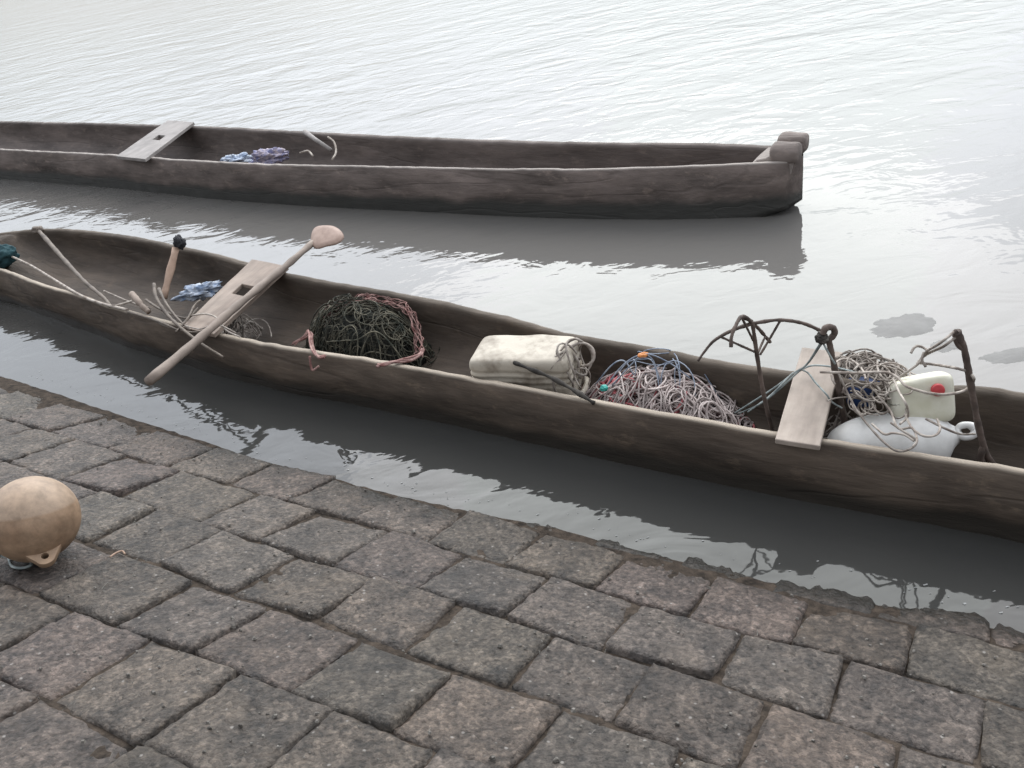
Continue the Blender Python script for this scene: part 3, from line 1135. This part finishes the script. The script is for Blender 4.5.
def ridges(p):
    q = p.copy()
    side = abs(q[1]) > .085 or abs(q[0]) > .17
    if side:
        d = sum(math.exp(-((q[2] - zz) / .006) ** 2) for zz in (.035, .065, .095))
        q[1] *= 1 - .06 * d
        q[0] *= 1 - .03 * d
    q[2] += .006 * noise.noise(Vector((q[0] * 9, q[1] * 9, 4)))
    return q


jr = empty('jerrycan', jc - np.array([0, 0, .16]), 'large yellowed plastic jerrycan lying on its side in the loaded canoe', 'jerrycan')
V, Fc = superbox(.232, .122, .16, 10, 44, ridges)
mb = MB()
mb.add(place(V, jc, jx), Fc)
weld(mb.build('body', MAT_CAN, jr))
# neck stub and handle on the right-hand end
mb = MB()
pe = jc + jx * .22
mb.tube([pe + np.array([0, 0, .06]), pe + jx * .03 + np.array([0, 0, .06])], .028, 18)
mb.build('neck', MAT_CAN, jr)
mb = MB()
jy = np.cross([0, 0, 1], jx)
mb.tube(spline([pe + jx * .0 + jy * .08 + np.array([0, 0, -.05]), pe + jx * .035 + jy * .05 + np.array([0, 0, -.05]), pe + jx * .035 - jy * .04 + np.array([0, 0, -.05]), pe - jy * .08 + np.array([0, 0, -.05])], 6), .014, 8)
mb.build('handle', MAT_CAN, jr)

# rope coil tied over the jerrycan's end
cc = at(576, 372, .25)
rc = MB()
for j in range(16):
    r1_, r2_ = rg.uniform(.035, .11), rg.uniform(.05, .12)
    o = cc + np.array([rg.uniform(-.07, .04), rg.uniform(-.03, .03), rg.uniform(-.06, .08)])
    a0 = rg.uniform(0, 6)
    tx = jy * rg.uniform(.6, 1) + jx * rg.uniform(-.8, .3)
    P = []
    for i in range(30):
        a = a0 + i / 29 * rg.uniform(5, 5.2)
        P.append(o + tx * r1_ * math.cos(a) + np.array([0, 0, 1]) * r2_ * math.sin(a) + jx * (.03 * math.sin(a * 1.7 + j)))
    P = [P[i] if i % 1 == 0 else P[i] for i in range(30)]
    for p in P:
        p[2] = max(p[2], FZ + .01)
    sm = [sum(P[max(0, i - 2):i + 3]) / len(P[max(0, i - 2):i + 3]) for i in range(30)]
    rc.tube(sm, rg.uniform(.0035, .006), 6, tone=rg.uniform(.4, 1))
rc.tube(spline([at(560, 356, .34), at(570, 347, .36), at(582, 343, .36), at(592, 348, .34), at(594, 358, .31), at(588, 365, .28), at(576, 366, .26), at(560, 368, .3)], 8), .0062, 6, tone=1.0)
rc.tube(spline([at(548, 366, .32), at(556, 360, .34), at(566, 350, .35), at(575, 345, .36)], 8), .006, 6, tone=.8)
ro = rc.build('rope_coil', MAT_ROPE, origin=cc - np.array([0, 0, .1]))
tag(ro, 'coil of thin grey rope draped over the end of the large jerrycan', 'rope')
dk = MB()
dk.tube(spline([at(495, 357, .345), at(510, 361, .35), at(530, 369, .35), at(552, 378, .33), at(575, 391, .32), at(594, 403, .30)], 7), [.009 + .003 * math.sin(i * .9) for i in range(36)], 8)
tag(dk.build('stick', MAT_ROPE_D, origin=at(552, 378, .33)), 'dark thin stick lying along the front of the large jerrycan', 'stick')

# ------------------------------------------------------------------ white float and jug at the right
fa, fb = at(826, 446, .19), at(957, 435, .21)
fl = empty('float', at(895, 450, .05), 'large white teardrop float with a moulded eye, below the white jug', 'float')
fx = (fb - fa); FL = np.linalg.norm(fx); fx /= FL
prof = [(0, .012), (.02, .035), (.06, .06), (.14, .088), (.26, .115), (.40, .132), (.55, .138), (.70, .132), (.82, .112), (.90, .085), (.955, .05), (1.0, .03), (1.02, .012)]
pp = spline([(a, r, 0) for a, r in prof], 5)
mb = MB()
rows = []
fzv = np.cross(fx, np.cross([0, 0, 1.], fx)); fzv /= np.linalg.norm(fzv)
fyv = np.cross(fzv, fx)
for a, r, _ in pp:
    sag = -.03 * math.sin(min(1, max(0, a)) * math.pi)
    rows.append([fa + fx * a * FL + fyv * r * math.cos(k) + fzv * (r * .92 * math.sin(k) + sag) + 0 for k in np.linspace(0, 2 * math.pi, 40, endpoint=False)])
mb.grid(rows, closed=True, caps=True)
fix_normals(mb.build('body', MAT_FLOAT, fl))
ec = at(966, 431, .235)
mb = MB()
e1 = np.array(fx); e2 = np.array([-.1, -.5, .85]); e2 /= np.linalg.norm(e2)
e2 = np.cross(np.cross(e1, [-.2, -.6, .75]), e1); e2 /= np.linalg.norm(e2)
e3 = np.cross(e1, e2)
mb.tube([ec + e1 * .030 * math.cos(a) + e3 * .022 * math.sin(a) for a in np.linspace(0, 2 * math.pi, 25)], .013, 10)
mb.tube([fb - fx * .02, ec - e1 * .028], [.04, .024], 12)
fix_normals(mb.build('eye', MAT_FLOAT, fl))

jg = empty('jug', at(920, 418, .22), 'small cream plastic jug with round red cap, on the white float', 'jug')
gc = at(920, 399, .315)
V, Fc = superbox(.105, .075, .085, 6, 30, lambda p: np.array([p[0], p[1], p[2] + (.012 * p[0] / .1) * (1 if p[2] > 0 else .3)]))
gx = np.array([.93, -.30, .06])
gz = np.array([-.05, .50, .86])
mb = MB()
mb.add(place(V, gc, gx, gz), Fc)
weld(mb.build('body', MAT_JUG, jg))
x_ = gx / np.linalg.norm(gx)
z_ = gz - x_ * np.dot(gz, x_); z_ /= np.linalg.norm(z_)
y_ = np.cross(z_, x_)
kc = gc + x_ * .046 - y_ * .074 + z_ * .038
mb = MB()
mb.tube([kc + y_ * .006, kc - y_ * .016, kc - y_ * .019], [.023, .0225, .019], 22)
fix_normals(mb.build('cap', MAT_CAP, jg))
# tangle of thin rope behind the float, with a blue can under it
c = at(862, 408, .1)
c[2] = FZ
tg = empty('rope_tangle', c, 'tangle of thin grey brown rope between the pale thwart and the white jug', 'rope')
tm = MB()
for P in heap_paths(rg, c, .25, .17, .26, YAW, 50, 18, 46, .02, (.7, 1.2)):
    tm.tube(P, rg.uniform(.0028, .0046), 5, tone=rg.uniform(.2, 1), cap=False)
for P in heap_paths(rg, c + np.array([.03, .03, .10]), .19, .11, .14, YAW, 20, 20, 40, .018, (.8, 1.3)):
    tm.tube(P, rg.uniform(.003, .0045), 5, tone=rg.uniform(.5, 1), cap=False)
for j in range(26):
    ox, oy = rg.uniform(842, 892), rg.uniform(366, 410)
    a0, rx_, ry_ = rg.uniform(0, 6), rg.uniform(7, 22), rg.uniform(6, 16)
    zc = .30 + .10 * (410 - oy) / 44
    tm.tube(spline([at(ox + rx_ * math.cos(a0 + q) + q * 1.5, min(420, oy + ry_ * math.sin(a0 + q * 1.1)), zc + .02 * math.sin(q * 2 + j)) for q in np.linspace(0, rg.uniform(3, 6.5), 9)], 5), rg.uniform(.0025, .0042), 5, tone=rg.uniform(.3, 1), cap=False)
tm.build('loops', MAT_ROPE, tg)
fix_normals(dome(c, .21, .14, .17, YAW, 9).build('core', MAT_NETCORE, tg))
V, Fc = superbox(.065, .05, .05, 4, 20)
mb = MB()
bc = at(863, 392, .235)
mb.add(place(V, bc, (.9, -.4, 0)), Fc)
bo = weld(mb.build('can', MAT_BLUE, origin=bc))
tag(bo, 'blue plastic can half hidden under the grey rope tangle', 'can')

# ------------------------------------------------------------------ anchors: bent iron rods
VN = np.array([0.1, -1, 0.0])          # upright planes facing the water's edge


def rod(mb, base, picks, r, off=None, per=7):
    P = []
    for i, (x, y) in enumerate(picks):
        o = (off[i] if off else 0.0)
        P.append(plane_at(x, y, np.asarray(base) + np.array([0, o, 0]), VN))
    P = spline(P, per)
    mb.tube(P, r, 8)
    return P


ab = at(776, 446, .06)
an = empty('anchor', ab, 'rusty four armed iron anchor standing upside down left of the sunbleached thwart', 'anchor', 'iron anchors in the loaded canoe')
mb = MB(); rod(mb, ab, [(752.5, 323), (757, 355), (764, 396), (773, 433), (776, 446)], .0085); mb.build('shank', MAT_RUST, an)
mb = MB(); rod(mb, ab, [(752, 323.5), (778, 320), (800, 322.5), (815, 328), (824, 333)], .0072, [0, .01, .02, .03, .035]); mb.build('arm', MAT_RUST, an)
mb = MB(); rod(mb, ab, [(752, 323.5), (733, 330), (715, 340), (705, 351), (698, 361)], [.0075 - .0035 * i / 28 for i in range(29)], [0, -.01, -.02, -.02, -.02]); mb.build('arm', MAT_RUST, an)
mb = MB(); rod(mb, ab, [(752, 323.5), (747, 318), (741, 317), (735, 327), (731.5, 337), (731, 347)], .007, [0, -.03, -.06, -.10, -.12, -.13]); mb.build('arm', MAT_RUST, an)
mb = MB(); rod(mb, ab, [(742, 317), (750, 320.5), (758, 328), (765, 336), (770, 342)], .007, [-.05, .02, .07, .10, .12]); mb.build('arm', MAT_RUST, an)
for pk, of in (([(742, 318), (748, 330), (753, 340)], [-.05, -.03, 0]), ([(780, 321), (769, 340), (760, 355)], [.01, .01, 0]), ([(721, 337), (737, 344), (755, 352)], [-.02, -.01, 0]), ([(765, 337), (760, 348), (757, 356)], [.09, .05, 0])):
    mb = MB(); rod(mb, ab, pk, .0045, of); mb.build('brace', MAT_RUST, an)

bb_ = at(846, 440, .06)
an2 = empty('anchor', bb_, 'rusty iron anchor shank with knotted eye at the right edge of the sunbleached thwart', 'anchor', 'iron anchors in the loaded canoe')
mb = MB()
rod(mb, bb_, [(846, 440), (844, 421), (839.5, 394), (834.6, 368), (830, 346), (829, 340), (832, 337), (834.5, 333), (833.5, 328.5), (829, 327), (825, 329), (823, 334)], .0115)
mb.build('shank', MAT_RUST, an2)
mb = MB()
kc2 = plane_at(821.5, 338, bb_, VN)
for j in range(9):
    a = rg.uniform(0, 3)
    t1 = np.array([math.cos(a), .4 * math.sin(a), math.sin(a)]); t2 = np.array([-.3, .9, .3])
    mb.tube([kc2 + rg.uniform(.012, .02) * (t1 * math.cos(q) + t2 * math.sin(q)) + np.array([0, 0, rg.uniform(-.001, .001)]) for q in np.linspace(0, 6.28, 14)], .006, 6, tone=rg.uniform(0, .6))
mb.add(*[blob(kc2, .016, 2).v, blob(kc2, .016, 2).f])
mb.build('knot', MAT_ROPE_D, an2)

cb = at(996, 466, .12)
an3 = empty('anchor', cb, 'rusty iron anchor shank leaning at the far right behind the white jug', 'anchor', 'iron anchors in the loaded canoe')
mb = MB()
rod(mb, cb, [(957, 332), (960, 340), (964, 348), (970, 380), (978, 424), (984.6, 449), (990, 462)], [.0135] * 8 + [.0115] * 35)
rod(mb, cb, [(957, 331), (955, 333), (956, 341), (960, 347), (964, 349)], .008)
mb.build('shank', MAT_RUST, an3)
mb = MB()
rod(mb, cb, [(983, 446), (981, 456), (980, 466)], .0105)
rod(mb, cb, [(984, 448), (989, 458), (997, 468)], .0095)
mb.build('fluke', MAT_RUST, an3)


# ------------------------------------------------------------------ loose ropes between the anchors
def rope(name, strands, r, mt, label, base):
    mb = MB()
    for st in strands:
        mb.tube(spline(st, 8), r, 6, tone=rg.uniform(.4, 1))
    return tag(mb.build(name, mt, origin=base), label, 'rope')


q3 = lambda L: [plane_at(x, y, cb + np.array([0, .0, 0]), VN) for x, y in L]
g1 = [plane_at(954, 332, cb, VN), plane_at(940, 343, cb, VN), at(926, 352, .50), at(920, 362, .46), at(910, 370, .43), at(901, 376, .40), at(889, 386, .37), at(880, 392, .33)]
g2 = [plane_at(957, 336, cb, VN), plane_at(944, 346, cb, VN), at(929, 353, .50), at(922, 358, .47), at(917, 364, .45)]
g3 = [at(911, 353, .5), at(914, 348, .51), at(918, 346, .51), at(924, 348, .5), at(929, 352, .5)]
g4 = [at(918, 363, .45), at(930, 364, .46), at(941, 365.5, .47), plane_at(955, 368, cb, VN), plane_at(967, 371, cb, VN)]
g5 = [at(924, 352, .5), at(922, 360, .48), at(926, 367, .46)]
g6 = [at(820, 372, .42), at(838, 372.5, .43), at(858, 373, .43), at(875, 372, .43), at(889, 373, .43), at(898, 378, .43), at(906, 386, .425), at(920, 391, .425), at(932, 393.5, .425), at(945, 394.5, .425), at(962, 391.5, .42), at(971, 385, .42), plane_at(974, 379, cb + np.array([0, -.02, 0]), VN), plane_at(970, 373, cb, VN)]
rope('rope', [g1, g2, g3, g4, g5, g6], .0048, MAT_ROPE, 'grey mooring rope looping from the far right anchor shank round the red capped jug', at(930, 380, .4))
h1 = [plane_at(821, 342, bb_, VN), at(807, 364, .42), at(794, 373, .37), at(774, 388, .30), at(743, 408, .20), at(735, 413, .15)]
h2 = [plane_at(822, 343, bb_, VN), at(809, 362, .43), at(796, 374, .37), at(776, 392, .30), at(760, 404, .24), at(738, 414, .15)]
h3 = [at(793, 373, .38), at(786, 380, .35), at(770, 396, .28), at(748, 412, .19)]
h4 = [plane_at(823, 343, bb_, VN), plane_at(829, 354, bb_ + np.array([0, -.02, 0]), VN), plane_at(835, 364, bb_ + np.array([0, -.02, 0]), VN)]
h5 = [at(796, 373, .375), at(810, 366, .36), at(826, 366, .36), at(842, 369, .38), at(858, 373, .40)]
h6 = [at(800, 369, .38), at(808, 373, .345), at(815, 382, .335), at(826, 394, .335), at(832, 402, .3), at(842, 408, .27)]
rope('rope', [h1, h2, h3, h4, h5, h6], .0036, MAT_GREYRING, 'thin grey teal ropes running from the knotted anchor eye to the pink rope heap', at(780, 385, .3))
k1 = [at(838, 372, .42), at(848, 394, .37), at(858, 412, .35), at(874, 432, .335), at(886, 444, .33), at(897, 451, .315), at(908, 450, .315), at(916, 444, .33), at(914, 438, .345), at(903, 431, .35), at(891, 423, .34)]
k2 = [at(878, 396, .37), at(890, 410, .34), at(898, 428, .335), at(912, 428, .345), at(917, 440, .345), at(913, 447, .33)]
k3 = [at(905, 414, .33), at(912, 428, .35), at(924, 436, .35), at(936, 435, .345), at(940, 428, .34), at(937, 419, .33)]
k4 = [at(894, 380, .42), at(899, 392, .42), at(906, 404, .42), at(908, 416, .34), at(900, 424, .34)]
k5 = [at(926, 419, .33), at(944, 428, .335), at(960, 434, .30), at(975, 434, .25)]
k6 = [at(872, 424, .32), at(884, 434, .335), at(893, 433, .34), at(905, 435, .345), at(914, 441, .34)]
rope('rope', [k1, k2, k3, k4, k5, k6], .0042, MAT_ROPE, 'thin brown rope strands trailing over the white teardrop float', at(895, 438, .3))

# ------------------------------------------------------------------ clutter at the left end of the near canoe
mb = MB()
mb.tube(spline([at(39, 231, .34), at(60, 255, .33), at(84, 281, .32), at(104, 298, .31), at(110, 306, .30)], 8), [.016 - .006 * i / 32 for i in range(33)], 8)
so = tag(fix_normals(mb.build('pole', MAT_STICK, origin=at(75, 270, .3))), 'brown pole with a lumpy end sloping across the bow of the loaded canoe', 'pole')
mb = blob(at(38, 230, .345), .036, 4, (1.3, 1, .8))
fix_normals(mb.build('lumpy_end', MAT_STICK, None)).parent = so
so.children[0].location = -so.location
mb = MB()
mb.tube(spline([at(6, 254, .22), at(30, 265, .25), at(55, 280, .28), at(80, 295, .31), at(100, 303, .31), at(128, 310, .30)], 8), .0085, 6, tone=.9)
mb.tube(spline([at(104, 291, .30), at(118, 297, .29), at(130, 302, .27), at(150, 308, .24)], 8), .006, 6, tone=.6)
mb.tube(spline([at(112, 308, .305), at(107, 318, .26), at(106, 328, .2)], 8) if False else spline([at(112, 306, .31), at(118, 305, .31), at(132, 301, .3)], 8), .006, 6, tone=.7)
tag(mb.build('rope', MAT_ROPE, origin=at(60, 280, .28)), 'pale rope stretched along the bow gunwale to the dark teal bundle', 'rope')
small('cloth_bundle', (0, 256), .24, .11, MAT_TEALD, 'dark teal cloth bundle at the left end of the loaded canoe', 'bundle', 8, (1.2, .7, .8))
small('plastic_bag', (199, 292), .17, .085, MAT_BAG, 'crumpled pale blue plastic bag beside the thwart with the square hole', 'bag', 12, (1.5, .8, .55), .6)

bi = at(150, 312, .2)
tb = empty('branch_bundle', bi, 'bundle of bent sticks lying on the near gunwale beside the paddle', 'branches')
for i, (pk, r) in enumerate(([[(154, 284, .42), (156, 297, .40), (166, 313, .36), (180, 327, .34), (202, 344, .31), (223, 357, .28)], .011],
                             [[(159, 289, .36), (165, 302, .35), (176, 317, .34), (190, 330, .33)], .010],
                             [[(128, 312, .31), (142, 316, .31), (160, 322, .33), (178, 330, .33)], .009],
                             [[(146, 300, .26), (162, 310, .28), (186, 318, .33), (198, 308, .35)], .008],
                             [[(176, 332, .33), (188, 318, .345), (194, 306, .35), (200, 300, .35)], .008],
                             [[(150, 318, .32), (166, 326, .32), (190, 332, .33), (206, 330, .34)], .007])):
    mb = MB()
    P = spline([at(*q) for q in pk], 8)
    mb.tube(P, [r * (1.0 - .45 * k / len(P)) for k in range(len(P))], 7)
    fix_normals(mb.build('branch', MAT_STICK, tb))
mb = MB()
mb.tube(spline([at(132, 294, .36), at(137, 300, .35), at(142, 306, .33), at(149, 312, .30)], 6), [.020] * 10 + [.017] * 9, 10)
tag(fix_normals(mb.build('wood_stub', MAT_PLANK_L, origin=at(140, 303, .33))), 'short pale sawn wood stub among the bent sticks', 'stick')

st = empty('mallet', at(165, 296, .15), 'tan stick with a black wrapped head leaning on the far gunwale', 'mallet')
mb = MB()
b0 = at(163.5, 298, .12)
b1 = at(176, 248, .34)
mb.tube([b0 + (b1 - b0) * k for k in np.linspace(0, 1, 8)], .027, 10, flat=.6)
fix_normals(mb.build('handle', MAT_TAN, st))
mb = blob(at(179, 242.5, .37), .038, 6, (1, 1, 1.25), amp=.4)
fix_normals(mb.build('head', MAT_BLACK, st))

mb = MB()
lc = at(232, 321, .2)
for P in heap_paths(rg, lc + np.array([.03, .0, -.12]), .11, .08, .12, rad(20), 9, 24, 40, .018, (.7, 1.3)):
    mb.tube(P, .004, 5, tone=rg.uniform(.1, .8), cap=False)
mb.tube(spline([at(190, 316, .34), at(205, 314, .35), at(217, 318, .36), at(226, 330, .33), at(240, 337, .30)], 8), .005, 6, tone=.8)
mb.tube(spline([at(186, 326, .345), at(200, 329, .35), at(212, 325, .36), at(222, 326, .35), at(236, 333, .31)], 8), .004, 6, tone=.6)
tag(mb.build('rope', MAT_ROPE, origin=lc), 'loose loops of thin rope beside the paddle shaft near the holed thwart', 'rope')

# scraps in the far canoe
small('scrap', (236, 160), .31, .085, MAT_BAG, 'pale blue plastic scrap on the left in the far canoe', 'scrap', 2, (1.5, .8, .5), .6)
small('scrap', (268, 158), .31, .10, MAT_LILAC, 'lilac and blue scrap heap right of the pale blue scrap in the far canoe', 'scrap', 9, (1.5, .8, .6), .6)
mb = MB()
mb.tube([at(305, 132, .38), at(316, 140, .36), at(331, 150, .31)], [.022, .018, .016], 8)
tag(fix_normals(mb.build('stick', MAT_PLANK_F, origin=at(316, 140, .36))), 'pale thin stick leaning on the far gunwale of the far canoe', 'stick')
mb = MB()
mb.tube(spline([at(328, 137, .36), at(334, 142, .34), at(336, 152, .3), at(332, 160, .28)], 6), .009, 6, tone=.7)
mb.tube(spline([at(300, 153, .28), at(308, 151, .3), at(313, 156, .28)], 6), .009, 6, tone=.9)
tag(mb.build('rope', MAT_ROPE, origin=at(330, 148, .3)), 'short curl of rope in the far canoe beside the pale stick', 'rope')

# ------------------------------------------------------------------ buoy on the paving
BR = .150
fpt = plane_at(33, 553, P0, DN)
bcn = fpt + DN * (BR - .002)
# slide along the view ray so that the ball sits where the photo shows it
bcn = plane_at(33.5, 519, P0 + DN * (BR + .004), DN)
by = empty('buoy', bcn - DN * BR, 'dirty orange cream ball buoy with pierced lugs on the stone paving', 'buoy')
mb = MB()
rows, tn = [], []
cap_ax = np.array([.12, .35, .93]); cap_ax /= np.linalg.norm(cap_ax)
e1 = np.cross(cap_ax, [1, 0, 0]); e1 /= np.linalg.norm(e1)
e2 = np.cross(cap_ax, e1)
for ph in np.linspace(-math.pi / 2 + .02, math.pi / 2 - .02, 50):
    row = []
    lat = math.sin(ph)
    rr2 = BR * (1 - .012 * math.exp(-((lat - .30) / .02) ** 2))
    for k in np.linspace(0, 2 * math.pi, 64, endpoint=False):
        row.append(bcn + (e1 * math.cos(k) * math.cos(ph) + e2 * math.sin(k) * math.cos(ph) + cap_ax * lat) * rr2)
        tn.append(1.0 if lat > .30 else 0.0)
    rows.append(row)
mb.grid(rows, closed=True, caps=True, tone=tn)
fix_normals(mb.build('ball', MAT_BUOY, by))


def lug(dirv, up, name='lug'):
    d = np.asarray(dirv, float); d /= np.linalg.norm(d)
    w = np.cross(d, up); w /= np.linalg.norm(w)
    nrm = np.cross(w, d)
    outl = [(.168 + .026 * math.cos(k * math.pi / 2 * .8), .030 * math.sin(k * math.pi / 2 * .8)) for k in np.linspace(-1, 1, 17)]
    outl = [(.09, -.088), (.13, -.062)] + outl + [(.13, .062), (.09, .088)]
    n_ = len(outl)
    hole = [(.163 - .012 * math.cos(2 * math.pi * i / n_), -.012 * math.sin(2 * math.pi * i / n_)) for i in range(n_)]
    th_ = .014
    def T(p, s_):
        return bcn + d * p[0] + w * p[1] + nrm * s_ * th_
    m_ = MB()
    rows_ = [[T(p, 1) for p in hole], [T(p, 1) for p in outl], [T(p, -1) for p in outl], [T(p, -1) for p in hole], [T(p, 1) for p in hole]]
    m_.grid(rows_, closed=True)
    o_ = fix_normals(weld(m_.build(name, MAT_BUOY, by)))
    bevel(o_, .004, 2)
    return o_


toward = CAM - bcn
toward = toward - DN * np.dot(toward, DN)
toward /= np.linalg.norm(toward)
rightv = np.cross(toward, DN) * -1
vd = (CAM - bcn) / np.linalg.norm(CAM - bcn)
lug(-U2 * .80 + vd * .50 + R2 * .25, vd)
lug(-U2 * .45 + vd * .35 - R2 * .85, vd)
mb = MB()
rgc = pave_pt(0, 0) * 0 + plane_at(17, 562, P0 + DN * .02, DN)
ringp = [rgc + DU * .052 * math.cos(a) * 1.0 + DV * .036 * math.sin(a) + DN * (.022 + .02 * math.sin(a * 1.0 + .5)) for a in np.linspace(.6, 6.6, 30)]
mb.tube(ringp, .0055, 7, tone=.8)
mb.tube([p + DN * .010 + DU * .008 for p in ringp[4:26]], .005, 7, tone=.5)
mb.tube(spline([plane_at(x, y, P0 + DN * .012, DN) for x, y in ((8, 556), (12, 566), (22, 568), (31, 565), (30, 560))], 8), .005, 6, tone=.9)
tag(mb.build('rope', MAT_GREYRING, origin=rgc), 'frayed grey teal rope loop on the paving under the buoy', 'rope')

# twig lying in a paving joint
mb = MB()
tp = [plane_at(x, y, P0 + DN * .012, DN) for x, y in ((110, 557), (116, 553), (122, 551), (125, 554))]
mb.tube(spline(tp, 5), .0035, 6)
tag(mb.build('twig', MAT_TAN, origin=tp[1]), 'tiny pale twig lying in a joint of the stone paving', 'twig')
